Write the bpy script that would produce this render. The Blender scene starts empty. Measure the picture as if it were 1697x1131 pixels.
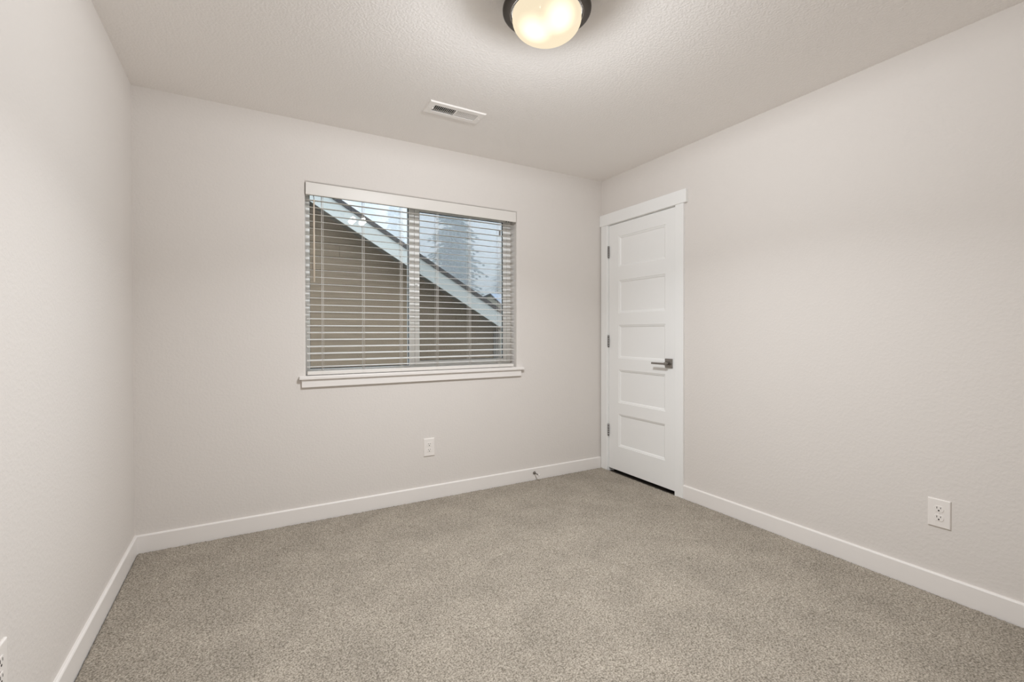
import bpy, bmesh, math, random
import numpy as np
from mathutils import Vector, Matrix

random.seed(7)
S = bpy.context.scene
COL = S.collection

# ------------------------------------------------------------------ room size (metres)
RX, LX = 2.6359, -0.5204        # right wall, left wall
BY, FY = 3.0823, -0.45          # window wall, wall behind the camera
CZ = 2.44                       # ceiling
CAM_H = 1.1507

# ------------------------------------------------------------------ camera
yaw, pitch, roll = 0.5170, -0.0088, -0.0011
F = Vector((math.sin(yaw)*math.cos(pitch), math.cos(yaw)*math.cos(pitch), math.sin(pitch)))
R0 = Vector((math.cos(yaw), -math.sin(yaw), 0)); U0 = R0.cross(F)
Rv = R0*math.cos(roll) + U0*math.sin(roll); Uv = U0*math.cos(roll) - R0*math.sin(roll)
cd = bpy.data.cameras.new('camera')
cam = bpy.data.objects.new('camera', cd); COL.objects.link(cam)
M = Matrix.Identity(4)
for i in range(3):
    M[i][0], M[i][1], M[i][2] = Rv[i], Uv[i], -F[i]
M[2][3] = CAM_H
cam.matrix_world = M
cd.sensor_fit = 'HORIZONTAL'; cd.sensor_width = 36.0
cd.lens = 36.0*770.14/1697.0
cd.shift_y = -7.12/1697.0
cd.clip_start = 0.02; cd.clip_end = 400
S.camera = cam

# ------------------------------------------------------------------ view, world
S.view_settings.view_transform = 'Standard'
S.view_settings.look = 'None'
S.view_settings.exposure = 0.0
S.view_settings.gamma = 1.0
S.view_settings.use_curve_mapping = False
S.cycles.use_denoising = True
S.cycles.max_bounces = 14
S.cycles.diffuse_bounces = 8
S.cycles.transparent_max_bounces = 24
S.cycles.volume_bounces = 10
S.cycles.sample_clamp_indirect = 6.0
S.cycles.caustics_reflective = False
S.cycles.caustics_refractive = False

W = bpy.data.worlds.new('overcast_sky'); S.world = W; W.use_nodes = True
nt = W.node_tree; nt.nodes.clear()
wo = nt.nodes.new('ShaderNodeOutputWorld'); bg = nt.nodes.new('ShaderNodeBackground')
tc = nt.nodes.new('ShaderNodeTexCoord'); sep = nt.nodes.new('ShaderNodeSeparateXYZ')
rmp = nt.nodes.new('ShaderNodeValToRGB'); cl = nt.nodes.new('ShaderNodeTexNoise')
mx = nt.nodes.new('ShaderNodeMix'); mx.data_type = 'RGBA'; mx.blend_type = 'MULTIPLY'
cr = nt.nodes.new('ShaderNodeValToRGB')
rmp.color_ramp.elements[0].position = 0.0; rmp.color_ramp.elements[0].color = (0.56, 0.67, 0.83, 1)
rmp.color_ramp.elements[1].position = 1.0; rmp.color_ramp.elements[1].color = (1.55, 1.66, 1.82, 1)
cl.inputs['Scale'].default_value = 5.0; cl.inputs['Detail'].default_value = 5.0
cr.color_ramp.elements[0].position = 0.35; cr.color_ramp.elements[0].color = (0.82, 0.87, 0.95, 1)
cr.color_ramp.elements[1].position = 0.65; cr.color_ramp.elements[1].color = (1.12, 1.10, 1.06, 1)
mx.inputs['Factor'].default_value = 1.0
bg.inputs['Strength'].default_value = 2.1
L = nt.links.new
L(tc.outputs['Generated'], sep.inputs[0]); L(sep.outputs['Z'], rmp.inputs['Fac'])
L(tc.outputs['Generated'], cl.inputs['Vector']); L(cl.outputs['Fac'], cr.inputs['Fac'])
L(rmp.outputs['Color'], mx.inputs['A']); L(cr.outputs['Color'], mx.inputs['B'])
L(mx.outputs['Result'], bg.inputs['Color']); L(bg.outputs[0], wo.inputs['Surface'])

LAMP_POWER = 1890.0               # watts per bulb before the frosted bowl takes its share
DOME_EMIT = 0.95
LAMP_COL = (0.945, 0.972, 1.0)
LAMP_SIDE = 0.30                # how much light leaves sideways for 1.0 straight down

# ------------------------------------------------------------------ materials
def mat(name, col, rough=0.6, metal=0.0, spec=0.5):
    m = bpy.data.materials.new(name); m.use_nodes = True
    b = m.node_tree.nodes['Principled BSDF']
    b.inputs['Base Color'].default_value = (*col, 1); b.inputs['Roughness'].default_value = rough
    b.inputs['Metallic'].default_value = metal; b.inputs['Specular IOR Level'].default_value = spec
    return m

def add_bump(m, scale, strength, dist=0.002, detail=3.0, ramp=None):
    t = m.node_tree; b = t.nodes['Principled BSDF']
    co = t.nodes.new('ShaderNodeTexCoord'); n = t.nodes.new('ShaderNodeTexNoise'); bp = t.nodes.new('ShaderNodeBump')
    n.inputs['Scale'].default_value = scale; n.inputs['Detail'].default_value = detail
    bp.inputs['Strength'].default_value = strength; bp.inputs['Distance'].default_value = dist
    t.links.new(co.outputs['Object'], n.inputs['Vector'])
    src = n.outputs['Fac']
    if ramp:
        r = t.nodes.new('ShaderNodeValToRGB')
        r.color_ramp.elements[0].position, r.color_ramp.elements[1].position = ramp
        t.links.new(src, r.inputs['Fac']); src = r.outputs['Color']
    t.links.new(src, bp.inputs['Height']); t.links.new(bp.outputs['Normal'], b.inputs['Normal'])
    return m

def add_speckle(m, scale, c0, c1, lo=0.35, hi=0.65, detail=2.0, stretch=(1, 1, 1)):
    t = m.node_tree; b = t.nodes['Principled BSDF']
    co = t.nodes.new('ShaderNodeTexCoord'); mp = t.nodes.new('ShaderNodeMapping'); n = t.nodes.new('ShaderNodeTexNoise')
    r = t.nodes.new('ShaderNodeValToRGB')
    mp.inputs['Scale'].default_value = stretch
    n.inputs['Scale'].default_value = scale; n.inputs['Detail'].default_value = detail
    r.color_ramp.elements[0].position = lo; r.color_ramp.elements[0].color = (*c0, 1)
    r.color_ramp.elements[1].position = hi; r.color_ramp.elements[1].color = (*c1, 1)
    t.links.new(co.outputs['Object'], mp.inputs['Vector']); t.links.new(mp.outputs['Vector'], n.inputs['Vector'])
    t.links.new(n.outputs['Fac'], r.inputs['Fac']); t.links.new(r.outputs['Color'], b.inputs['Base Color'])
    return m

WALL_C = (0.690, 0.655, 0.623)
m_wall = add_bump(mat('greige_wall_paint', WALL_C, 0.75, spec=0.25), 75, 0.20, 0.0016, 4.0, (0.42, 0.62))
m_ceil = add_bump(mat('ceiling_paint', (0.885, 0.858, 0.835), 0.85, spec=0.2), 95, 0.22, 0.003, 4.0, (0.40, 0.60))
m_trim = mat('white_trim_paint', (0.80, 0.77, 0.745), 0.38)
m_door = add_bump(mat('white_door_paint', (0.83, 0.83, 0.82), 0.42), 60, 0.05, 0.001)
m_blind = mat('white_blind_vinyl', (0.72, 0.695, 0.66), 0.42)
m_cord = mat('white_cord', (0.74, 0.71, 0.67), 0.8)
m_wand = mat('cream_wand_plastic', (0.82, 0.72, 0.60), 0.35)
m_vinyl = mat('white_window_vinyl', (0.89, 0.89, 0.88), 0.35)
m_gasket = mat('dark_gasket', (0.05, 0.055, 0.06), 0.6)
m_plate = mat('white_plate_plastic', (0.80, 0.765, 0.735), 0.33)
m_slot = mat('dark_slot', (0.02, 0.018, 0.016), 0.7)
m_steel = mat('brushed_nickel', (0.32, 0.30, 0.28), 0.38, 1.0)
m_hinge = mat('satin_nickel', (0.33, 0.32, 0.31), 0.42, 1.0)
m_bronze = mat('oil_rubbed_bronze', (0.060, 0.050, 0.042), 0.42, 0.6)
m_absorber = mat('light_absorbing_black', (0.010, 0.009, 0.008), 1.0, spec=0.0)  # near-zero black that swallows light inside the lamp pan
m_vent = mat('white_register_enamel', (0.90, 0.875, 0.85), 0.4)
m_duct = mat('dark_duct', (0.05, 0.045, 0.04), 0.8)
m_rubber = mat('white_rubber', (0.75, 0.73, 0.70), 0.6)
m_slab = mat('subfloor_board', (0.10, 0.085, 0.07), 0.9)

m_carpet = mat('beige_grey_carpet', (0.3, 0.27, 0.23), 0.95, spec=0.1)
def carpet_nodes(m):
    t = m.node_tree; b = t.nodes['Principled BSDF']; k = t.links.new
    co = t.nodes.new('ShaderNodeTexCoord')
    n1 = t.nodes.new('ShaderNodeTexNoise'); n1.inputs['Scale'].default_value = 175; n1.inputs['Detail'].default_value = 3.0
    r1 = t.nodes.new('ShaderNodeValToRGB')
    r1.color_ramp.elements[0].position = 0.33; r1.color_ramp.elements[0].color = (0.170, 0.148, 0.118, 1)
    r1.color_ramp.elements[1].position = 0.66; r1.color_ramp.elements[1].color = (0.475, 0.426, 0.360, 1)
    n2 = t.nodes.new('ShaderNodeTexNoise'); n2.inputs['Scale'].default_value = 4.5; n2.inputs['Detail'].default_value = 4.0
    r2 = t.nodes.new('ShaderNodeValToRGB')
    r2.color_ramp.elements[0].position = 0.3; r2.color_ramp.elements[0].color = (0.88, 0.88, 0.88, 1)
    r2.color_ramp.elements[1].position = 0.7; r2.color_ramp.elements[1].color = (1.08, 1.08, 1.08, 1)
    x = t.nodes.new('ShaderNodeMix'); x.data_type = 'RGBA'; x.blend_type = 'MULTIPLY'; x.inputs['Factor'].default_value = 1
    bp = t.nodes.new('ShaderNodeBump'); bp.inputs['Strength'].default_value = 0.6; bp.inputs['Distance'].default_value = 0.004
    k(co.outputs['Object'], n1.inputs['Vector']); k(co.outputs['Object'], n2.inputs['Vector'])
    k(n1.outputs['Fac'], r1.inputs['Fac']); k(n2.outputs['Fac'], r2.inputs['Fac'])
    k(r1.outputs['Color'], x.inputs['A']); k(r2.outputs['Color'], x.inputs['B'])
    k(x.outputs['Result'], b.inputs['Base Color'])
    k(n1.outputs['Fac'], bp.inputs['Height']); k(bp.outputs['Normal'], b.inputs['Normal'])
carpet_nodes(m_carpet)

def glass_mat(name, base=0.04, tint=(0.97, 0.985, 0.98)):
    m = bpy.data.materials.new(name); m.use_nodes = True; t = m.node_tree; t.nodes.clear(); k = t.links.new
    o = t.nodes.new('ShaderNodeOutputMaterial'); mxs = t.nodes.new('ShaderNodeMixShader')
    tr = t.nodes.new('ShaderNodeBsdfTransparent'); gl = t.nodes.new('ShaderNodeBsdfGlossy')
    lw = t.nodes.new('ShaderNodeLayerWeight'); pw = t.nodes.new('ShaderNodeMath'); ml = t.nodes.new('ShaderNodeMath')
    tr.inputs['Color'].default_value = (*tint, 1); gl.inputs['Roughness'].default_value = 0.0
    gl.inputs['Color'].default_value = (1, 1, 1, 1)
    pw.operation = 'POWER'; pw.inputs[1].default_value = 5.0
    ml.operation = 'MULTIPLY_ADD'; ml.inputs[1].default_value = 1 - base; ml.inputs[2].default_value = base
    k(lw.outputs['Facing'], pw.inputs[0]); k(pw.outputs[0], ml.inputs[0]); k(ml.outputs[0], mxs.inputs['Fac'])
    k(tr.outputs[0], mxs.inputs[1]); k(gl.outputs[0], mxs.inputs[2]); k(mxs.outputs[0], o.inputs['Surface'])
    return m
m_glass = glass_mat('window_glass', 0.038)

def mesh_screen_mat():
    m = bpy.data.materials.new('insect_screen_mesh'); m.use_nodes = True; t = m.node_tree; t.nodes.clear(); k = t.links.new
    o = t.nodes.new('ShaderNodeOutputMaterial'); mxs = t.nodes.new('ShaderNodeMixShader')
    tr = t.nodes.new('ShaderNodeBsdfTransparent'); df = t.nodes.new('ShaderNodeBsdfDiffuse')
    df.inputs['Color'].default_value = (0.08, 0.08, 0.08, 1); mxs.inputs['Fac'].default_value = 0.18
    k(tr.outputs[0], mxs.inputs[1]); k(df.outputs[0], mxs.inputs[2]); k(mxs.outputs[0], o.inputs['Surface'])
    return m
m_screen = mesh_screen_mat()

def dome_mat():
    """thin frosted glass: a little lamp light passes; the glow and its two hot spots are painted into the emission"""
    m = bpy.data.materials.new('frosted_lamp_glass'); m.use_nodes = True; t = m.node_tree; t.nodes.clear(); k = t.links.new
    N = t.nodes.new
    o = N('ShaderNodeOutputMaterial'); ad = N('ShaderNodeAddShader'); em = N('ShaderNodeEmission'); tr = N('ShaderNodeBsdfTransparent')
    tr.inputs['Color'].default_value = (0.05, 0.05, 0.05, 1)
    co = N('ShaderNodeNewGeometry'); tot = None
    for s in (-1, 1):
        vd = N('ShaderNodeVectorMath'); vd.operation = 'DISTANCE'
        vd.inputs[1].default_value = (0.929, 1.464, 2.270) if s < 0 else (0.983, 1.376, 2.284)  # centres of the two bright spots painted into the bowl's emission
        k(co.outputs['Position'], vd.inputs[0])
        mr = N('ShaderNodeMapRange'); mr.interpolation_type = 'SMOOTHSTEP'
        mr.inputs['From Min'].default_value = 0.015; mr.inputs['From Max'].default_value = 0.078
        mr.inputs['To Min'].default_value = 0.75; mr.inputs['To Max'].default_value = 0.0
        k(vd.outputs['Value'], mr.inputs['Value'])
        if tot is None: tot = mr.outputs[0]
        else:
            a = N('ShaderNodeMath'); a.operation = 'ADD'; k(tot, a.inputs[0]); k(mr.outputs[0], a.inputs[1]); tot = a.outputs[0]
    b = N('ShaderNodeMath'); b.operation = 'ADD'; b.inputs[1].default_value = DOME_EMIT; k(tot, b.inputs[0])
    em.inputs['Color'].default_value = (1.0, 0.85, 0.61, 1); k(b.outputs[0], em.inputs['Strength'])
    k(em.outputs[0], ad.inputs[0]); k(tr.outputs[0], ad.inputs[1]); k(ad.outputs[0], o.inputs['Surface'])
    return m
m_dome = dome_mat()
def emit_mat(name, col, s):
    m = bpy.data.materials.new(name); m.use_nodes = True; t = m.node_tree; t.nodes.clear()
    o = t.nodes.new('ShaderNodeOutputMaterial'); e = t.nodes.new('ShaderNodeEmission')
    e.inputs['Color'].default_value = (*col, 1); e.inputs['Strength'].default_value = s
    t.links.new(e.outputs[0], o.inputs['Surface']); return m
m_bulb = emit_mat('lit_bulb', (1.0, 0.90, 0.76), 0.3)

m_siding = add_speckle(mat('brown_lap_siding', (0.2, 0.17, 0.13), 0.75), 3.0, (0.180, 0.124, 0.072), (0.215, 0.150, 0.090), 0.35, 0.65, 3.0, (1, 1, 14))
m_rake = mat('pale_grey_green_fascia', (0.50, 0.495, 0.44), 0.6)
m_soffit = mat('brown_soffit', (0.16, 0.135, 0.105), 0.8)
m_shingle = add_bump(add_speckle(mat('dark_shingle', (0.08, 0.07, 0.06), 0.9), 60, (0.035, 0.032, 0.032), (0.10, 0.088, 0.078)), 50, 0.6, 0.006)
m_tan = mat('tan_siding', (0.36, 0.33, 0.27), 0.8)
m_farroof = add_speckle(mat('blue_grey_roofing', (0.30, 0.36, 0.44), 0.5), 5, (0.26, 0.32, 0.40), (0.34, 0.40, 0.48))
m_barge = mat('dark_barge_board', (0.05, 0.055, 0.065), 0.6)
m_leaf = add_speckle(mat('conifer_needles', (0.05, 0.08, 0.06), 0.8), 2.0, (0.030, 0.058, 0.042), (0.065, 0.100, 0.070))
m_bark = mat('conifer_bark', (0.10, 0.075, 0.055), 0.9)
m_lawn = add_speckle(mat('lawn', (0.06, 0.10, 0.04), 0.9), 3.0, (0.05, 0.085, 0.035), (0.09, 0.13, 0.06))

def mist_mat():
    m = bpy.data.materials.new('morning_mist'); m.use_nodes = True; t = m.node_tree; t.nodes.clear()
    o = t.nodes.new('ShaderNodeOutputMaterial'); v = t.nodes.new('ShaderNodeVolumeScatter')
    v.inputs['Color'].default_value = (0.92, 0.97, 1.0, 1); v.inputs['Density'].default_value = 0.072
    v.inputs['Anisotropy'].default_value = 0.2
    t.links.new(v.outputs[0], o.inputs['Volume']); return m
m_mist = mist_mat()

# ------------------------------------------------------------------ mesh helpers
def box(bm, x0, x1, y0, y1, z0, z1, mi=0):
    v = [bm.verts.new((x, y, z)) for z in (z0, z1) for y in (y0, y1) for x in (x0, x1)]
    fs = [(0, 2, 3, 1), (4, 5, 7, 6), (0, 1, 5, 4), (1, 3, 7, 5), (3, 2, 6, 7), (2, 0, 4, 6)]
    out = []
    for f in fs:
        fc = bm.faces.new([v[i] for i in f]); fc.material_index = mi; out.append(fc)
    return out

def bevel_box(bm, x0, x1, y0, y1, z0, z1, r, seg=2):
    b = bmesh.new(); box(b, x0, x1, y0, y1, z0, z1)
    bmesh.ops.bevel(b, geom=b.edges[:], offset=r, segments=seg, affect='EDGES', profile=0.5)
    merge(bm, b)

def merge(bm, b, mtx=None):
    vm = {}
    for v in b.verts:
        vm[v] = bm.verts.new(mtx @ v.co if mtx else v.co)
    for f in b.faces:
        try:
            n = bm.faces.new([vm[v] for v in f.verts]); n.material_index = f.material_index; n.smooth = f.smooth
        except ValueError:
            pass
    b.free()

def prism(bm, pts, axis, a0, a1):
    """extrude a closed 2D outline along an axis ('x','y','z') from a0 to a1"""
    def P(p, a):
        return {'x': (a, p[0], p[1]), 'y': (p[0], a, p[1]), 'z': (p[0], p[1], a)}[axis]
    A = [bm.verts.new(P(p, a0)) for p in pts]; B = [bm.verts.new(P(p, a1)) for p in pts]
    n = len(pts)
    bm.faces.new(A); bm.faces.new(B[::-1])
    for i in range(n):
        bm.faces.new((A[i], B[i], B[(i+1) % n], A[(i+1) % n]))

def tube(bm, p0, p1, r0, r1=None, n=10, caps=True, smooth=True):
    p0, p1 = Vector(p0), Vector(p1); r1 = r0 if r1 is None else r1
    d = (p1-p0).normalized(); a = d.orthogonal().normalized(); b = d.cross(a)
    A = [bm.verts.new(p0 + (a*math.cos(t)+b*math.sin(t))*r0) for t in [2*math.pi*i/n for i in range(n)]]
    B = [bm.verts.new(p1 + (a*math.cos(t)+b*math.sin(t))*r1) for t in [2*math.pi*i/n for i in range(n)]]
    for i in range(n):
        f = bm.faces.new((A[i], A[(i+1) % n], B[(i+1) % n], B[i])); f.smooth = smooth
    if caps:
        bm.faces.new(A[::-1]); bm.faces.new(B)

def lathe(bm, prof, c, n=64):
    """prof: list of (radius, z) spun round the vertical through c"""
    rings = []
    for r, z in prof:
        if r < 1e-6:
            rings.append([bm.verts.new((c[0], c[1], z))])
        else:
            rings.append([bm.verts.new((c[0]+r*math.cos(2*math.pi*i/n), c[1]+r*math.sin(2*math.pi*i/n), z)) for i in range(n)])
    for A, B in zip(rings, rings[1:]):
        for i in range(n):
            j = (i+1) % n
            if len(A) == 1: f = bm.faces.new((A[0], B[j], B[i]))
            elif len(B) == 1: f = bm.faces.new((A[i], A[j], B[0]))
            else: f = bm.faces.new((A[i], A[j], B[j], B[i]))
            f.smooth = True

def obj(name, bm, mats, parent=None, bevel=None, smooth=False):
    bmesh.ops.recalc_face_normals(bm, faces=bm.faces[:])
    me = bpy.data.meshes.new(name); bm.to_mesh(me); bm.free()
    for m in (mats if isinstance(mats, (list, tuple)) else [mats]):
        me.materials.append(m)
    o = bpy.data.objects.new(name, me); COL.objects.link(o)
    if parent is not None:
        o.parent = parent
        o.matrix_parent_inverse = parent.matrix_basis.inverted()
    if bevel:
        md = o.modifiers.new('edge', 'BEVEL'); md.width = bevel; md.segments = 2; md.limit_method = 'ANGLE'
    if smooth:
        for p in me.polygons: p.use_smooth = True
    return o

def thing(name, label, cat, loc=(0, 0, 0), group=None):
    o = bpy.data.objects.new(name, None); COL.objects.link(o); o.location = loc
    o.empty_display_size = 0.05
    o['label'] = label; o['category'] = cat
    if group: o['group'] = group
    return o

def struct(o, label, cat):
    o['kind'] = 'structure'; o['label'] = label; o['category'] = cat
    return o

def mesh_of(f):
    bm = bmesh.new(); f(bm); return bm

# ================================================================== ROOM SHELL
# carpet, with a tufted surface
def build_carpet():
    st = 0.0056
    xs = np.arange(LX+0.0155, RX-0.0115, st); ys = np.arange(FY+0.01, BY-0.0115, st)
    rng = np.random.default_rng(3)
    X, Y = np.meshgrid(xs, ys)
    jx = rng.uniform(-.0018, .0018, X.shape); jy = rng.uniform(-.0018, .0018, X.shape)
    Z = rng.uniform(-0.0034, 0.0006, X.shape)
    for a in (Z[0], Z[-1], Z[:, 0], Z[:, -1]): a -= 0.004
    nx, ny = len(xs), len(ys)
    co = np.stack([X+jx, Y+jy, Z], -1).reshape(-1, 3).astype(np.float32)
    i = np.arange(nx*ny).reshape(ny, nx)
    q = np.stack([i[:-1, :-1], i[:-1, 1:], i[1:, 1:], i[1:, :-1]], -1).reshape(-1, 4).astype(np.int32)
    me = bpy.data.meshes.new('floor')
    me.vertices.add(len(co)); me.vertices.foreach_set('co', co.ravel())
    me.loops.add(q.size); me.loops.foreach_set('vertex_index', q.ravel())
    me.polygons.add(len(q)); me.polygons.foreach_set('loop_start', np.arange(0, q.size, 4, dtype=np.int32))
    me.polygons.foreach_set('use_smooth', np.ones(len(q), dtype=bool))
    me.update(); me.validate(); me.materials.append(m_carpet)
    o = bpy.data.objects.new('floor', me); COL.objects.link(o)
    return struct(o, 'beige grey wall to wall carpet with short speckled pile', 'carpet')
build_carpet()
bm = bmesh.new(); box(bm, LX-0.2, RX+0.9, FY-0.2, BY+0.17, -0.16, -0.016)
struct(obj('floor_slab', bm, m_slab), 'dark subfloor under the carpet', 'floor')

# ceiling with the register's duct opening
VX0, VX1, VY0, VY1 = 0.885, 1.231, 2.462, 2.607
hx0, hx1, hy0, hy1 = VX0+0.03, VX1-0.03, VY0+0.03, VY1-0.03
bm = bmesh.new()
for b in ((LX-0.2, hx0, FY-0.2, BY+0.17), (hx1, RX+0.9, FY-0.2, BY+0.17), (hx0, hx1, FY-0.2, hy0), (hx0, hx1, hy1, BY+0.17)):
    box(bm, *b, CZ, CZ+0.15)
struct(obj('ceiling', bm, m_ceil), 'stippled greige painted ceiling', 'ceiling')

# window wall: ring with rounded (bullnose) opening
WX0, WX1, WZ0, WZ1 = 0.3075, 1.796, 0.866, 2.073
def window_wall(bm):
    y0, y1 = BY, BY+0.165
    xo = (LX-0.2, RX+0.2); zo = (-0.016, CZ)
    def ring(y):
        o = [bm.verts.new((x, y, z)) for x, z in ((xo[0], zo[0]), (xo[1], zo[0]), (xo[1], zo[1]), (xo[0], zo[1]))]
        h = [bm.verts.new((x, y, z)) for x, z in ((WX0, WZ0), (WX1, WZ0), (WX1, WZ1), (WX0, WZ1))]
        for i in range(4):
            j = (i+1) % 4
            bm.faces.new((o[i], o[j], h[j], h[i]))
        return o, h
    o0, h0 = ring(y0); o1, h1 = ring(y1)
    for i in range(4):
        j = (i+1) % 4
        bm.faces.new((o0[i], o0[j], o1[j], o1[i])); bm.faces.new((h0[i], h0[j], h1[j], h1[i]))
    bm.edges.ensure_lookup_table()
    es = [e for e in bm.edges if e.verts[0] in h0 and e.verts[1] in h0]
    bmesh.ops.bevel(bm, geom=es, offset=0.012, segments=4, affect='EDGES', profile=0.5)
struct(obj('wall_back', mesh_of(window_wall), m_wall), 'greige wall with the window in it', 'wall')

bm = bmesh.new(); box(bm, LX-0.2, LX, FY-0.2, BY, -0.016, CZ)
struct(obj('wall_left', bm, m_wall), 'bare greige wall at the left of the room', 'wall')
bm = bmesh.new(); box(bm, LX, RX, FY-0.2, FY, -0.016, CZ)
struct(obj('wall_front', bm, m_wall), 'greige wall facing the window', 'wall')
# right wall with the doorway
DY0, DY1, DZ1 = 2.268, 3.006, 2.062
bm = bmesh.new()
box(bm, RX, RX+0.12, FY-0.2, DY0, -0.016, CZ); box(bm, RX, RX+0.12, DY1, BY, -0.016, CZ)
box(bm, RX, RX+0.12, DY0, DY1, DZ1, CZ)
struct(obj('wall_right', bm, m_wall), 'greige wall with the white panel door in it', 'wall')
bm = bmesh.new()  # unseen closet walls, added to stop outside light leaking under the door
box(bm, RX+0.75, RX+0.8, 1.9, BY, -0.016, CZ); box(bm, RX+0.12, RX+0.8, 1.85, 1.9, -0.016, CZ); box(bm, RX+0.12, RX+0.8, BY, BY+0.05, -0.016, CZ)
struct(obj('wall_unseen_closet', bm, m_wall), 'wall of the unseen closet added behind the door to keep its gap dark', 'wall')

# baseboards with an eased top edge
BBH, BBT = 0.089, 0.0125
def bb_prof(s=1):
    return [(0, -0.012), (BBT, -0.012), (BBT, BBH-0.006), (BBT-0.0022, BBH-0.0018), (BBT-0.006, BBH), (0, BBH)]
def baseboard(name, axis, wall, sgn, a0, a1, label):
    bm = bmesh.new()
    pts = [(wall+sgn*p[0], p[1]) for p in bb_prof()]
    prism(bm, pts, axis, a0, a1)
    struct(obj(name, bm, m_trim), label, 'baseboard')
baseboard('baseboard_back', 'x', BY, -1, LX, RX-0.0182, 'white baseboard along the window wall')
baseboard('baseboard_left', 'y', LX, 1, FY, BY-BBT, 'white baseboard along the left wall')
baseboard('baseboard_right', 'y', RX, -1, FY, 2.2105, 'white baseboard along the wall right of the door')

# ================================================================== WINDOW
win = bpy.data.objects.new('window_1', None); COL.objects.link(win); win.location = (1.05, 3.19, 0.9)
struct(win, 'white vinyl sliding window behind the blind', 'window')
FY0 = 3.183   # room face of the vinyl frame
def frame_ring(bm, x0, x1, z0, z1, wl, wr, wb, wt, y0, y1):
    box(bm, x0, x0+wl, y0, y1, z0, z1); box(bm, x1-wr, x1, y0, y1, z0, z1)
    box(bm, x0+wl, x1-wr, y0, y1, z0, z0+wb); box(bm, x0+wl, x1-wr, y0, y1, z1-wt, z1)
bm = bmesh.new()
frame_ring(bm, WX0-0.001, WX1+0.001, WZ0, WZ1, 0.036, 0.034, 0.055, 0.035, FY0, FY0+0.06)
box(bm, 0.985, 1.0215, FY0+0.001, FY0+0.06, WZ0+0.055, WZ1-0.035)      # meeting stile of the fixed half
obj('window_frame', bm, m_vinyl, win, bevel=0.003)
bm = bmesh.new()
frame_ring(bm, 1.0235, WX1-0.034, WZ0+0.055, WZ1-0.035, 0.036, 0.030, 0.030, 0.030, FY0+0.003, FY0+0.034)
sash = obj('sash', bm, m_vinyl, win, bevel=0.0025)
sx0, sx1, sz0, sz1 = 1.0595, WX1-0.064, WZ0+0.085, WZ1-0.065
bm = bmesh.new(); box(bm, sx0-0.003, sx1+0.003, FY0+0.016, FY0+0.021, sz0-0.003, sz1+0.003)
obj('glass_pane', bm, m_glass, sash)
bm = bmesh.new(); frame_ring(bm, sx0-0.001, sx1+0.001, sz0-0.001, sz1+0.001, 0.0045, 0.0045, 0.0045, 0.0045, FY0+0.010, FY0+0.0155)
obj('gasket', bm, m_gasket, sash)
# oval cam latch on the sash
bm = bmesh.new()
prof = [(0.0105*math.cos(t), 0.034*math.sin(t)) for t in [2*math.pi*i/24 for i in range(24)]]
prism(bm, [(1.0245+0.009+p[0], 1.484+p[1]) for p in prof], 'y', FY0-0.006, FY0+0.004)
box(bm, 1.0315, 1.0355, FY0-0.013, FY0-0.006, 1.470, 1.505)
obj('sash_latch', bm, m_vinyl, sash, bevel=0.0015)
# fixed half
gx0, gx1, gz0, gz1 = WX0+0.035, 0.985, WZ0+0.055, WZ1-0.035
bm = bmesh.new(); box(bm, gx0-0.003, gx1+0.003, FY0+0.028, FY0+0.033, gz0-0.003, gz1+0.003)
obj('glass_pane', bm, m_glass, win)
bm = bmesh.new(); frame_ring(bm, gx0-0.001, gx1+0.001, gz0-0.001, gz1+0.001, 0.0045, 0.0045, 0.0045, 0.0045, FY0+0.020, FY0+0.0275)
obj('gasket', bm, m_gasket, win)
# insect screen outside the sliding half
bm = bmesh.new(); box(bm, 1.03, WX1-0.036, FY0+0.050, FY0+0.0505, WZ0+0.06, WZ1-0.04)
scr = obj('insect_screen', bm, m_screen, win)
scr['label'] = 'fine grey insect screen over the sliding half'
bm = bmesh.new(); bevel_box(bm, sx1-0.013, sx1-0.0012, FY0+0.036, FY0+0.048, 1.916, 1.950, 0.002)
obj('screen_pull_tab', bm, m_gasket, scr)

# stool and apron
bm = bmesh.new()
sy0 = BY-0.030
box(bm, 0.268, 1.846, sy0, BY, 0.866, 0.8865)
box(bm, WX0, WX1, BY, FY0, 0.866, 0.8865)
st = obj('trim_4', bm, m_trim, None, bevel=0.003); struct(st, 'white window stool projecting under the blind', 'window sill')
bm = bmesh.new(); box(bm, 0.282, 1.826, BY-0.0165, BY, 0.818, 0.866)
ap = obj('trim_5', bm, m_trim, None, bevel=0.002); struct(ap, 'white flat apron board under the window stool', 'trim')

# ================================================================== BLIND
bl = thing('window_blind', 'white two inch slat blind hanging open in the window', 'blind', (1.05, 3.12, 0.8865))
bx0, bx1 = 0.314, 1.777
YS = 3.120     # slat centre line
# valance
bm = bmesh.new()
prism(bm, [(3.0735, 1.994), (3.0725, 2.000), (3.0725, 2.062), (3.0735, 2.0685), (3.084, 2.0685), (3.084, 1.994)], 'x', 0.3095, 1.7825)
box(bm, 0.3095, 0.3195, 3.084, 3.125, 1.994, 2.0685); box(bm, 1.7725, 1.7825, 3.084, 3.125, 1.994, 2.0685)
obj('valance', bm, m_blind, bl)
bm = bmesh.new()
box(bm, bx0+0.007, bx1-0.006, 3.093, 3.147, 2.008, 2.0105); box(bm, bx0+0.007, bx1-0.006, 3.093, 3.0955, 2.0105, 2.052)
box(bm, bx0+0.007, bx1-0.006, 3.1445, 3.147, 2.0105, 2.052)
obj('headrail', bm, m_blind, bl)
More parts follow.
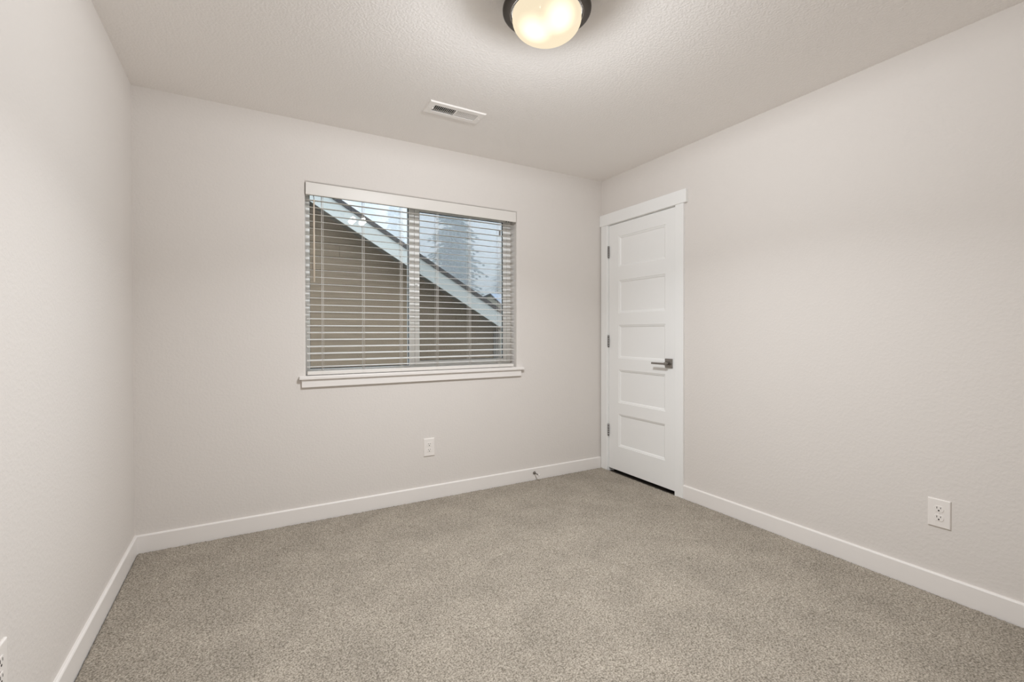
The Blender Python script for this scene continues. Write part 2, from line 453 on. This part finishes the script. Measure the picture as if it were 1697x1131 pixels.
# slats: one tilted board repeated at an even pitch, the topmost first
PITCH = 0.04310; ZT = 1.9710; TILT = math.radians(7.5)
def slats(bm):
    w, t = 0.0254, 0.0011
    # rounded-edge cross section, a touch crowned
    sec = [(-w, 0.0), (-w+0.001, t*0.9), (-w*0.5, t+0.0005), (0, t+0.0009), (w*0.5, t+0.0005), (w-0.001, t*0.9),
           (w, 0.0), (w-0.001, -t*0.9), (w*0.5, -t+0.0005), (0, -t+0.0009), (-w*0.5, -t+0.0005), (-w+0.001, -t*0.9)]
    for k in range(25):
        zc = ZT-PITCH*k; a = TILT
        if k == 24: zc, a = 0.9395, math.radians(3)
        pts = [(YS + y*math.cos(a) - z*math.sin(a), zc + y*math.sin(a) + z*math.cos(a)) for y, z in sec]
        prism(bm, pts, 'x', bx0+0.003, bx1)
obj('slats', mesh_of(slats), m_blind, bl)
bm = bmesh.new(); bevel_box(bm, bx0+0.003, bx1-0.003, 3.096, 3.144, 0.8905, 0.9125, 0.003)
rail = obj('bottom_rail', bm, m_blind, bl)
bm = bmesh.new(); bevel_box(bm, bx1-0.003, bx1-0.0005, 3.097, 3.143, 0.8915, 0.9115, 0.001)
obj('end_cap', bm, m_blind, rail)
for cx in (0.407, 0.655, 0.904, 1.160, 1.409, 1.656):
    bm = bmesh.new()
    for s in (-1, 1):
        y = YS + s*0.0268
        for dx in (-0.0045, 0.0045) if s < 0 else (0.0,):
            tube(bm, (cx+dx, y, 0.914), (cx+dx, y, 2.009), 0.0010, n=6)
    for k in range(25):
        zc = ZT-PITCH*k - 0.0025; a = TILT
        if k == 24: zc, a = 0.936, 0.05
        tube(bm, (cx, YS-0.0268, zc-0.0268*math.sin(a)), (cx, YS+0.0268, zc+0.0268*math.sin(a)), 0.0006, n=5)
    obj('ladder_cord', bm, m_cord, bl)
    bm = bmesh.new(); tube(bm, (cx, YS, 0.912), (cx, YS, 2.009), 0.0009, n=6)
    obj('lift_cord', bm, m_cord, bl)
    bm = bmesh.new(); tube(bm, (cx, 3.0965, 0.9015), (cx, 3.0940, 0.9015), 0.006, 0.005, n=14)
    obj('cord_plug', bm, m_blind, rail)
# tilt wand on a small hook
bm = bmesh.new(); tube(bm, (0.3565, 3.079, 1.462), (0.3565, 3.079, 1.966), 0.0046, 0.0040, n=8)
wand = obj('tilt_wand', bm, m_wand, bl)
bm = bmesh.new()
tube(bm, (0.3565, 3.079, 1.964), (0.3565, 3.081, 1.978), 0.0018, n=6); tube(bm, (0.3565, 3.081, 1.978), (0.3565, 3.094, 1.990), 0.0018, n=6)
tube(bm, (0.3565, 3.094, 1.990), (0.3565, 3.100, 2.009), 0.0025, n=6)
obj('wand_hook', bm, m_steel, wand)
bm = bmesh.new()
for x in (1.7175, 1.7375):
    tube(bm, (x, 3.105, 2.009), (x, 3.105, 1.994), 0.0045, 0.0035, n=10)
obj('cord_lock', bm, m_gasket, bl)

# ================================================================== DOOR
door = bpy.data.objects.new('door_1', None); COL.objects.link(door); door.location = (RX, 2.637, 0)
struct(door, 'white five panel closet door closed in the right wall', 'door')
LY0, LY1, LZ0, LZ1 = 2.2885, 2.9865, 0.019, 2.0415
XF = RX+0.001    # room face of the leaf
def leaf(bm):
    ys = [LY0, 2.384, 2.874, LY1]
    pz = [(0.217, 0.483), (0.576, 0.846), (0.940, 1.212), (1.309, 1.577), (1.685, 1.936)]
    zs = [LZ0] + [z for p in pz for z in p] + [LZ1]
    def quad(p): bm.faces.new([bm.verts.new(q) for q in p])
    for i in range(3):
        for j in range(len(zs)-1):
            y0, y1, z0, z1 = ys[i], ys[i+1], zs[j], zs[j+1]
            if i == 1 and j % 2 == 1:
                prof = [(0, 0), (0.0015, 0.0035), (0.0075, 0.0045), (0.0125, 0.0065), (0.0170, 0.0105), (0.0185, 0.0110)]
                def loop(o, d): return [(XF+d, y0+o, z0+o), (XF+d, y1-o, z0+o), (XF+d, y1-o, z1-o), (XF+d, y0+o, z1-o)]
                for (a, b), (c, e) in zip(prof, prof[1:]):
                    A, B = loop(a, b), loop(c, e)
                    for q in range(4):
                        r = (q+1) % 4
                        quad((A[q], A[r], B[r], B[q]))
                quad(loop(*prof[-1]))
            else:
                quad(((XF, y0, z0), (XF, y1, z0), (XF, y1, z1), (XF, y0, z1)))
    xb = XF+0.035
    quad(((xb, LY0, LZ0), (xb, LY1, LZ0), (xb, LY1, LZ1), (xb, LY0, LZ1)))
    for a, b in (((LY0, LZ0), (LY1, LZ0)), ((LY1, LZ0), (LY1, LZ1)), ((LY1, LZ1), (LY0, LZ1)), ((LY0, LZ1), (LY0, LZ0))):
        quad(((XF, *a), (XF, *b), (xb, *b), (xb, *a)))
    bmesh.ops.remove_doubles(bm, verts=bm.verts[:], dist=1e-5)
lf = obj('door_leaf', mesh_of(leaf), m_door, door)
# jamb with stop
bm = bmesh.new()
box(bm, RX, RX+0.12, DY0, 2.2855, -0.012, 2.0445); box(bm, RX, RX+0.12, 2.9895, DY1, -0.012, 2.0445)
box(bm, RX, RX+0.12, DY0, DY1, 2.0445, DZ1)
box(bm, XF+0.037, RX+0.08, 2.2855, 2.2975, -0.012, 2.0445); box(bm, XF+0.037, RX+0.08, 2.9775, 2.9895, -0.012, 2.0445)
box(bm, XF+0.037, RX+0.08, 2.2975, 2.9775, 2.0325, 2.0445)
obj('door_jamb', bm, m_door, door)
for z0 in (0.2885, 1.032, 1.777):
    bm = bmesh.new(); z1 = z0+0.094; y = 2.9878
    for k in range(5):
        a = z0+(z1-z0)*k/5; b = z0+(z1-z0)*(k+1)/5-0.0012
        tube(bm, (RX-0.0065, y, a), (RX-0.0065, y, b), 0.0066, n=14)
    tube(bm, (RX-0.0065, y, z0-0.003), (RX-0.0065, y, z1+0.002), 0.0042, n=12)
    box(bm, RX-0.0030, RX+0.0010, y-0.0008, y+0.0008, z0, z1)
    obj('hinge', bm, m_hinge, door)
# lever handle
bm = bmesh.new(); bevel_box(bm, RX-0.0085, RX+0.001, 2.315, 2.381, 0.8955, 0.9615, 0.002)
ros = obj('lever_handle', bm, m_steel, door)
bm = bmesh.new()
tube(bm, (RX-0.0085, 2.346, 0.926), (RX-0.050, 2.346, 0.926), 0.0105, n=18)
tube(bm, (RX-0.0085, 2.346, 0.926), (RX-0.0125, 2.346, 0.926), 0.0165, n=24)
obj('neck', bm, m_steel, ros)
bm = bmesh.new(); bevel_box(bm, RX-0.056, RX-0.043, 2.334, 2.470, 0.9185, 0.9325, 0.004, 3)
obj('lever', bm, m_steel, ros)

# casing
bm = bmesh.new(); box(bm, RX-0.018, RX, 2.2105, 2.2815, -0.012, 2.0475)
struct(obj('trim_1', bm, m_door, None, bevel=0.002), 'white door casing on the handle side', 'trim')
bm = bmesh.new(); box(bm, RX-0.018, RX, 2.9935, BY-0.0135, -0.012, 2.0475)
struct(obj('trim_2', bm, m_door, None, bevel=0.002), 'white door casing beside the room corner', 'trim')
bm = bmesh.new(); box(bm, RX-0.0235, RX, 2.186, BY-0.001, 2.0475, 2.1405)
struct(obj('trim_3', bm, m_door, None, bevel=0.002), 'white flat head casing over the door', 'trim')

# ================================================================== OUTLETS
def outlet_proto():
    """built facing -Y at the origin: x across, z up"""
    r = thing('wall_outlet', '', 'outlet')
    bm = bmesh.new()
    b = bmesh.new(); box(b, -0.039, 0.039, -0.0062, 0.0, -0.0615, 0.0615)
    es = [e for e in b.edges if all(v.co.y < -0.005 for v in e.verts)]
    bmesh.ops.bevel(b, geom=es, offset=0.004, segments=3, affect='EDGES', profile=0.5)
    merge(bm, b); obj('cover_plate', bm, m_plate, r)
    for zc in (-0.0195, 0.0195):
        bm = bmesh.new()
        pts = []
        for i in range(32):
            t = 2*math.pi*i/32; x = 0.0172*math.cos(t); z = 0.0172*math.sin(t)
            pts.append((x, zc+max(-0.0138, min(0.0138, z))))
        prism(bm, pts, 'y', -0.0078, -0.0055)
        rc = obj('receptacle', bm, m_plate, r, bevel=0.0006)
        # a dark groove round the receptacle and its three contact slots
        bm = bmesh.new()
        box(bm, -0.0075, -0.0053, -0.0082, -0.0076, zc+0.0005, zc+0.0090)
        box(bm, 0.0053, 0.0075, -0.0082, -0.0076, zc+0.0015, zc+0.0085)
        tube(bm, (0, -0.0076, zc-0.0068), (0, -0.0082, zc-0.0068), 0.0031, n=14)
        obj('contact_slots', bm, m_slot, rc)
    bm = bmesh.new(); tube(bm, (0, -0.0060, 0), (0, -0.0074, 0), 0.0034, n=14)
    obj('screw', bm, m_plate, r)
    return r
def copy_tree(o, parent=None):
    c = o.copy(); COL.objects.link(c); c.parent = parent
    for ch in list(o.children): copy_tree(ch, c)
    return c
o1 = outlet_proto()
places = [((1.089, BY, 0.357), 0.0, 'white duplex outlet on the wall below the window'),
          ((RX, 0.8405, 0.3555), -math.pi/2, 'white duplex outlet low on the wall right of the door'),
          ((LX, 1.553, 0.3485), math.pi/2, 'white duplex outlet on the left wall, cut off by the picture edge')]
for i, (loc, rz, lab) in enumerate(places):
    o = o1 if i == 0 else copy_tree(o1)
    o.location = loc; o.rotation_euler = (0, 0, rz); o['label'] = lab; o['group'] = 'duplex wall outlets'

# ================================================================== DOOR STOP on the baseboard
ds = thing('door_stop', 'small nickel door stop screwed to the baseboard near the door', 'door stop', (1.945, BY-BBT, 0.052))
bx, by, bz = 1.945, BY-BBT, 0.052
bm = bmesh.new(); tube(bm, (bx, by, bz), (bx, by-0.004, bz), 0.0125, 0.0115, n=20); tube(bm, (bx, by-0.004, bz), (bx, by-0.010, bz), 0.0085, 0.006, n=16)
obj('base', bm, m_steel, ds)
bm = bmesh.new(); tube(bm, (bx, by-0.010, bz), (bx, by-0.066, bz), 0.0046, 0.0042, n=12)
obj('rod', bm, m_steel, ds)
bm = bmesh.new(); tube(bm, (bx, by-0.066, bz), (bx, by-0.078, bz), 0.0075, 0.0068, n=14)
obj('rubber_tip', bm, m_rubber, ds)

# ================================================================== CEILING REGISTER
vr = thing('ceiling_register', 'white two way air register set in the ceiling', 'vent', ((VX0+VX1)/2, (VY0+VY1)/2, CZ))
def vent_frame(bm):
    zf, zb = CZ-0.0065, CZ
    o = [(VX0, VY0), (VX1, VY0), (VX1, VY1), (VX0, VY1)]
    m1 = [(VX0+0.006, VY0+0.006), (VX1-0.006, VY0+0.006), (VX1-0.006, VY1-0.006), (VX0+0.006, VY1-0.006)]
    hx = (VX0+0.040, VX1-0.040); hy = (VY0+0.037, VY1-0.037); mid = (VX0+VX1)/2
    A = [bm.verts.new((*p, zb)) for p in o]; B = [bm.verts.new((*p, zf)) for p in m1]
    for i in range(4):
        j = (i+1) % 4; bm.faces.new((A[i], A[j], B[j], B[i]))
    # flat face around two louvre openings
    box(bm, m1[0][0], hx[0], m1[0][1], m1[2][1], zf, zf+0.002); box(bm, hx[1], m1[1][0], m1[0][1], m1[2][1], zf, zf+0.002)
    box(bm, hx[0], hx[1], m1[0][1], hy[0], zf, zf+0.002); box(bm, hx[0], hx[1], hy[1], m1[2][1], zf, zf+0.002)
    box(bm, mid-0.004, mid+0.004, hy[0], hy[1], zf, zf+0.002)
    return hx, hy, mid
bm = bmesh.new(); hx, hy, mid = vent_frame(bm); obj('frame', bm, m_vent, vr)
for x0, x1, ang, hl in ((hx[0], mid-0.004, 17, 0.0045), (mid+0.004, hx[1], -48, 0.0038)):
    bm = bmesh.new(); n = 12; a = math.radians(ang)
    for k in range(n):
        xc = x0+(x1-x0)*(k+0.5)/n
        ux, uz = math.sin(a)*hl, math.cos(a)*hl
        px, pz = math.cos(a)*0.0005, -math.sin(a)*0.0005
        zc = CZ-0.0058+abs(uz)
        prism(bm, [(xc-ux-px, zc-uz-pz), (xc+ux-px, zc+uz-pz), (xc+ux+px, zc+uz+pz), (xc-ux+px, zc-uz+pz)], 'y', hy[0]-0.002, hy[1]+0.002)
    obj('louver_bank', bm, m_vent, vr)
bm = bmesh.new(); tube(bm, (hx[0]+0.004, (hy[0]+hy[1])/2, CZ-0.004), (hx[0]-0.006, (hy[0]+hy[1])/2, CZ-0.013), 0.0025, n=8)
obj('damper_lever', bm, m_vent, vr)
for x in (VX0+0.020, VX1-0.020):
    bm = bmesh.new()
    tube(bm, (x, (VY0+VY1)/2, CZ-0.0060), (x, (VY0+VY1)/2, CZ-0.0082), 0.0040, 0.0032, n=12)
    obj('screw', bm, m_vent, vr)
bm = bmesh.new()
for b in ((hx0-0.002, hx0, hy0, hy1), (hx1, hx1+0.002, hy0, hy1), (hx0, hx1, hy0-0.002, hy0), (hx0, hx1, hy1, hy1+0.002)):
    box(bm, b[0], b[1], b[2], b[3], CZ+0.1501, CZ+0.30)
box(bm, hx0-0.002, hx1+0.002, hy0-0.002, hy1+0.002, CZ+0.30, CZ+0.302)
for b in ((hx0, hx0+0.001, hy0, hy1), (hx1-0.001, hx1, hy0, hy1), (hx0, hx1, hy0, hy0+0.001), (hx0, hx1, hy1-0.001, hy1)):
    box(bm, b[0], b[1], b[2], b[3], CZ+0.012, CZ+0.15)
obj('duct_boot', bm, m_duct, vr)

# ================================================================== CEILING LAMP
lc = (0.989, 1.471)
lamp = thing('ceiling_lamp', 'round flush ceiling lamp, dark bronze pan and lit frosted glass bowl', 'lamp', (*lc, CZ))
bm = bmesh.new()
lathe(bm, [(0.0, CZ-0.0005), (0.118, CZ-0.0005), (0.122, CZ-0.004), (0.127, CZ-0.018), (0.138, CZ-0.036), (0.153, CZ-0.052), (0.163, CZ-0.064), (0.167, CZ-0.073),
           (0.1665, CZ-0.078), (0.162, CZ-0.081), (0.150, CZ-0.084), (0.139, CZ-0.088), (0.137, CZ-0.088), (0.137, CZ-0.080), (0.139, CZ-0.066), (0.122, CZ-0.030), (0.0, CZ-0.004)], lc, 72)
pan = obj('pan', bm, m_bronze, lamp)
bm = bmesh.new()
lathe(bm, [(0.1369, CZ-0.0875), (0.1335, CZ-0.0865), (0.1325, CZ-0.080), (0.128, CZ-0.066), (0.112, CZ-0.048), (0.09, CZ-0.022), (0.0, CZ-0.020)], lc, 72)
obj('added_light_absorber', bm, m_absorber, pan)  # added black lining, keeps the pan's inside from glowing through the bowl
Rg, dz = 0.1300, 0.076; zr = CZ-0.1058
bm = bmesh.new()
prof = [(Rg-0.001, CZ-0.084), (Rg, CZ-0.095)] + [(Rg*math.cos(t), zr-dz*math.sin(t)) for t in [math.pi/2*i/20 for i in range(20)]] + [(0.0, zr-dz)]
lathe(bm, prof, lc, 72)
obj('glass_bowl', bm, m_dome, lamp)
for s in (-1, 1):
    d = Vector((-0.045, 0.004, 0)) if s < 0 else Vector((0.0, -0.062, 0))
    bm = bmesh.new(); b = bmesh.new()
    bmesh.ops.create_uvsphere(b, u_segments=16, v_segments=10, radius=0.024)
    for f in b.faces: f.smooth = True
    merge(bm, b, Matrix.Translation((lc[0]+d.x, lc[1]+d.y, CZ-0.098)))
    bu = obj('bulb', bm, m_bulb, lamp)
    bm = bmesh.new(); tube(bm, (lc[0]+d.x*0.9, lc[1]+d.y*0.9, CZ-0.080), (lc[0]+d.x*0.7, lc[1]+d.y*0.7, CZ-0.021), 0.013, n=12)
    obj('socket', bm, m_bronze, bu)
# the light leaving the bowl: strongest straight down, weaker sideways, fading upwards where the pan shades it
ld = bpy.data.lights.new('bowl_light', 'POINT'); ld.energy = LAMP_POWER/2; ld.color = LAMP_COL
ld.shadow_soft_size = 0.026; ld.use_nodes = True
t = ld.node_tree; em = t.nodes['Emission']; k = t.links.new
ge = t.nodes.new('ShaderNodeNewGeometry'); sp = t.nodes.new('ShaderNodeSeparateXYZ'); mr = t.nodes.new('ShaderNodeMapRange')
mr.inputs['From Min'].default_value = 0.0; mr.inputs['From Max'].default_value = 0.75
mr.inputs['To Min'].default_value = 1.0; mr.inputs['To Max'].default_value = 0.0
pw = t.nodes.new('ShaderNodeMath'); pw.operation = 'POWER'; pw.inputs[1].default_value = 2.7
m2 = t.nodes.new('ShaderNodeMapRange'); m2.inputs['From Min'].default_value = -0.93; m2.inputs['From Max'].default_value = -0.35
m2.inputs['To Min'].default_value = 1.0; m2.inputs['To Max'].default_value = LAMP_SIDE
mu = t.nodes.new('ShaderNodeMath'); mu.operation = 'MULTIPLY'
k(ge.outputs['Incoming'], sp.inputs[0]); k(sp.outputs['Z'], mr.inputs['Value']); k(sp.outputs['Z'], m2.inputs['Value'])
k(mr.outputs[0], pw.inputs[0]); k(pw.outputs[0], mu.inputs[0]); k(m2.outputs[0], mu.inputs[1])
k(mu.outputs[0], em.inputs['Strength'])
for q in range(4):
    a = math.pi/4 + q*math.pi/2
    lo = bpy.data.objects.new('bowl_light', ld); COL.objects.link(lo)
    lo.location = (lc[0]+0.072*math.cos(a), lc[1]+0.072*math.sin(a), CZ-0.139)
    lo.parent = lamp; lo.matrix_parent_inverse = Matrix.Translation((-lc[0], -lc[1], -CZ))

# ================================================================== OUTSIDE
GZ = -1.60
bm = bmesh.new(); box(bm, -60, 90, BY+0.6, 130, GZ-0.2, GZ)
struct(obj('ground', bm, m_lawn), 'lawn outside the window', 'ground')

# neighbouring gable end
SL = 0.580
def zlow(x): return 2.710-SL*(x-0.638) if x >= XR else 2.710-SL*(XR-0.638)-SL*(XR-x)   # underside of the rake board
XR = -0.95; XL, XRT = XR-4.30, 3.42
nh = thing('neighbor_house', 'brown lap sided gable with pale rake board seen through the blind', 'house', (0, 6.3, GZ))
def siding(bm):
    WY, ex = 6.30, 0.1755
    wl, wr = XR-4.20, 3.345
    z = 2.122-ex*22
    k = 0
    off = 0.055
    def lim(zz):
        d = (zlow(XR)+off-zz)/SL
        return max(wl, XR-d), min(wr, XR+d)
    while z < zlow(XR)+off-0.02:
        z0, z1 = z, min(z+ex+0.012, zlow(XR)+off-0.005)
        joints = {22: [1.03], 21: [0.705], 20: [2.9], 23: [-0.3], 19: [1.9]}.get(k, [random.uniform(-4, 3)])
        cuts = [None] + sorted(joints) + [None]
        for a, b in zip(cuts, cuts[1:]):
            def X(v, zz, side):
                l, r = lim(zz)
                if v is None: return l if side == 0 else r
                return min(max(v + (0.0015 if side == 0 else -0.0015), l), r)
            P = [(X(a, z0, 0), z0), (X(b, z0, 1), z0), (X(b, z1, 1), z1), (X(a, z1, 0), z1)]
            if P[1][0]-P[0][0] < 0.01: continue
            yb, yt = WY-0.019, WY-0.002
            fr = [bm.verts.new((p[0], yb if i < 2 else yt, p[1])) for i, p in enumerate(P)]
            bk = [bm.verts.new((p[0], WY+0.004, p[1])) for p in P]
            bm.faces.new(fr); bm.faces.new(bk[::-1])
            for i in range(4): bm.faces.new((fr[i], bk[i], bk[(i+1) % 4], fr[(i+1) % 4]))
        z += ex; k += 1
    # sheathing behind, and the side wall running back
    prism(bm, [(wl, GZ), (wr, GZ), (wr, zlow(wr)+off), (XR, zlow(XR)+off), (wl, zlow(2*XR-wl)+off)], 'y', WY+0.004, WY+0.05)
    box(bm, wr-0.05, wr, WY+0.05, 15.0, GZ, zlow(wr)+0.02); box(bm, wl, wl+0.05, WY+0.05, 15.0, GZ, zlow(wr)+0.02)
obj('siding_wall', mesh_of(siding), m_siding, nh)
bm = bmesh.new(); box(bm, 3.345-0.10, 3.350, 6.272, 6.2865, GZ, zlow(3.345)+0.04)
obj('corner_board', bm, m_soffit, nh)
def chevron(bm, z_off0, z_off1, x0, x1, y0, y1):
    pts = [(x0, zlow(x0)+z_off0), (XR, zlow(XR)+z_off0), (x1, zlow(x1)+z_off0), (x1, zlow(x1)+z_off1), (XR, zlow(XR)+z_off1), (x0, zlow(x0)+z_off1)]
    for y in (y0, y1):
        pass
    for half in ((x0, XR), (XR, x1)):
        q = [(half[0], zlow(half[0])+z_off0), (half[1], zlow(half[1])+z_off0), (half[1], zlow(half[1])+z_off1), (half[0], zlow(half[0])+z_off1)]
        prism(bm, q, 'y', y0, y1)
for lo, hi in ((XL, XR), (XR, XRT)):
    bm = bmesh.new()
    prism(bm, [(lo, zlow(lo)), (hi, zlow(hi)), (hi, zlow(hi)+0.206), (lo, zlow(lo)+0.206)], 'y', 5.950, 5.970)
    obj('rake_board', bm, m_rake, nh)
bm = bmesh.new(); chevron(bm, 0.055, 0.075, XL, XRT, 5.970, 6.30); obj('soffit', bm, m_soffit, nh)
bm = bmesh.new(); chevron(bm, 0.206, 0.264, XL-0.03, XRT+0.03, 5.932, 15.3); obj('shingle_roof', bm, m_shingle, nh)

# a second house further off, its gable end turned to the left
fh = thing('far_house', 'tan house with blue grey roof glimpsed past the gable eave', 'house', (9.0, 14.0, GZ))
fx = 8.0; ry, rz = 15.86, 2.64; s2 = 0.50; s3 = 0.12; ey0, ey1 = 12.4, 19.3   # a longer, lower slope at the back
bm = bmesh.new()
prism(bm, [(ey0+0.2, GZ), (ey1-0.2, GZ), (ey1-0.2, rz-s3*(ey1-0.2-ry)-0.05), (ry, rz-0.05), (ey0+0.2, rz-s2*(ry-ey0-0.2)-0.05)], 'x', fx+0.12, fx+8.0)
obj('wall', bm, m_tan, fh)
bm = bmesh.new()
for a, b in ((ey0, ry), (ry, ey1)):
    za, zb = rz-(s2 if a < ry else s3)*abs(a-ry), rz-(s2 if b < ry else s3)*abs(b-ry)
    prism(bm, [(a, za-0.05), (b, zb-0.05), (b, zb), (a, za)], 'x', fx+0.08, fx+8.1)
obj('roof', bm, m_farroof, fh)
bm = bmesh.new()
for a, b in ((ey0, ry), (ry, ey1)):
    za, zb = rz-(s2 if a < ry else s3)*abs(a-ry), rz-(s2 if b < ry else s3)*abs(b-ry)
    prism(bm, [(a, za-0.055), (b, zb-0.055), (b, zb+0.008), (a, za+0.008)], 'x', fx+0.05, fx+0.08)
obj('barge_board', bm, m_barge, fh)

# conifers in the mist
def conifer(x, y, h, w, seed, label, dens=1.0, droop=0.25):
    rg = random.Random(seed)
    t = thing('conifer_tree', label, 'tree', (x, y, GZ), 'misty conifers behind the houses')
    bm = bmesh.new(); tube(bm, (x, y, GZ), (x, y, GZ+h*0.97), w*0.09, 0.02, n=8); obj('trunk', bm, m_bark, t)
    bm = bmesh.new()
    z = GZ+h*0.10
    while z < GZ+h:
        f = (GZ+h-z)/h
        rad = w*(f**0.75)*rg.uniform(0.80, 1.12)+0.10
        nb = max(4, int(7*dens+6*f*dens))
        for b in range(nb):
            a = rg.uniform(0, 2*math.pi); L_ = rad*rg.uniform(0.55, 1.12)
            d = Vector((math.cos(a), math.sin(a), 0)); sd = Vector((-math.sin(a), math.cos(a), 0))
            zb = z+rg.uniform(-0.15, 0.15)
            m = max(3, int(L_/0.28))
            for k in range(m):
                u0 = (k+0.2)/m
                c = Vector((x, y, zb)) + d*(L_*u0) + Vector((0, 0, -droop*L_*u0*u0*1.6 + 0.12*L_*u0))
                for s in (-1, 1, 0):
                    ln = (0.20+0.42*L_*(1-u0)*0.6)*rg.uniform(0.7, 1.2)
                    tip = c + d*ln*rg.uniform(0.5, 0.9) + sd*(s*ln*rg.uniform(0.5, 0.9)) + Vector((0, 0, -ln*rg.uniform(0.15, 0.55)))
                    wv = sd if s == 0 else d
                    hw = 0.055+0.05*ln
                    v = [bm.verts.new(c - wv*hw), bm.verts.new(c + wv*hw + Vector((0, 0, 0.03))), bm.verts.new(tip), bm.verts.new((c+tip)/2 - wv*hw*1.2 + Vector((0, 0, -0.06)))]
                    bm.faces.new((v[0], v[1], v[2])); bm.faces.new((v[0], v[2], v[3]))
        z += rg.uniform(0.16, 0.28)
    # leader
    tube(bm, (x, y, GZ+h*0.95), (x, y, GZ+h*1.01), 0.03, 0.006, n=5)
    obj('foliage', bm, m_leaf, t)
conifer(12.4, 30.0, 14.6, 3.5, 1, 'tall broad misty conifer in the middle of the right pane', 1.25)
conifer(17.9, 32.5, 10.2, 2.4, 2, 'lower misty conifer at the right edge of the right pane', 1.1)
conifer(11.6, 42.0, 15.0, 3.4, 3, 'fainter conifer just right of the window mullion', 1.0)
conifer(11.6, 54.0, 23.0, 4.4, 4, 'very pale conifer showing in the left pane above the gable', 1.0)
conifer(24.6, 46.0, 10.5, 4.0, 5, 'faint low conifer beyond the far house', 1.0)
conifer(18.0, 42.0, 8.8, 3.2, 6, 'faint low conifer behind the tall broad one', 1.0)

bm = bmesh.new(); box(bm, -30, 70, 19.5, 75, GZ, 34)
ms = obj('morning_mist', bm, m_mist); ms['kind'] = 'stuff'; ms['label'] = 'pale mist hanging among the conifers'; ms['category'] = 'mist'
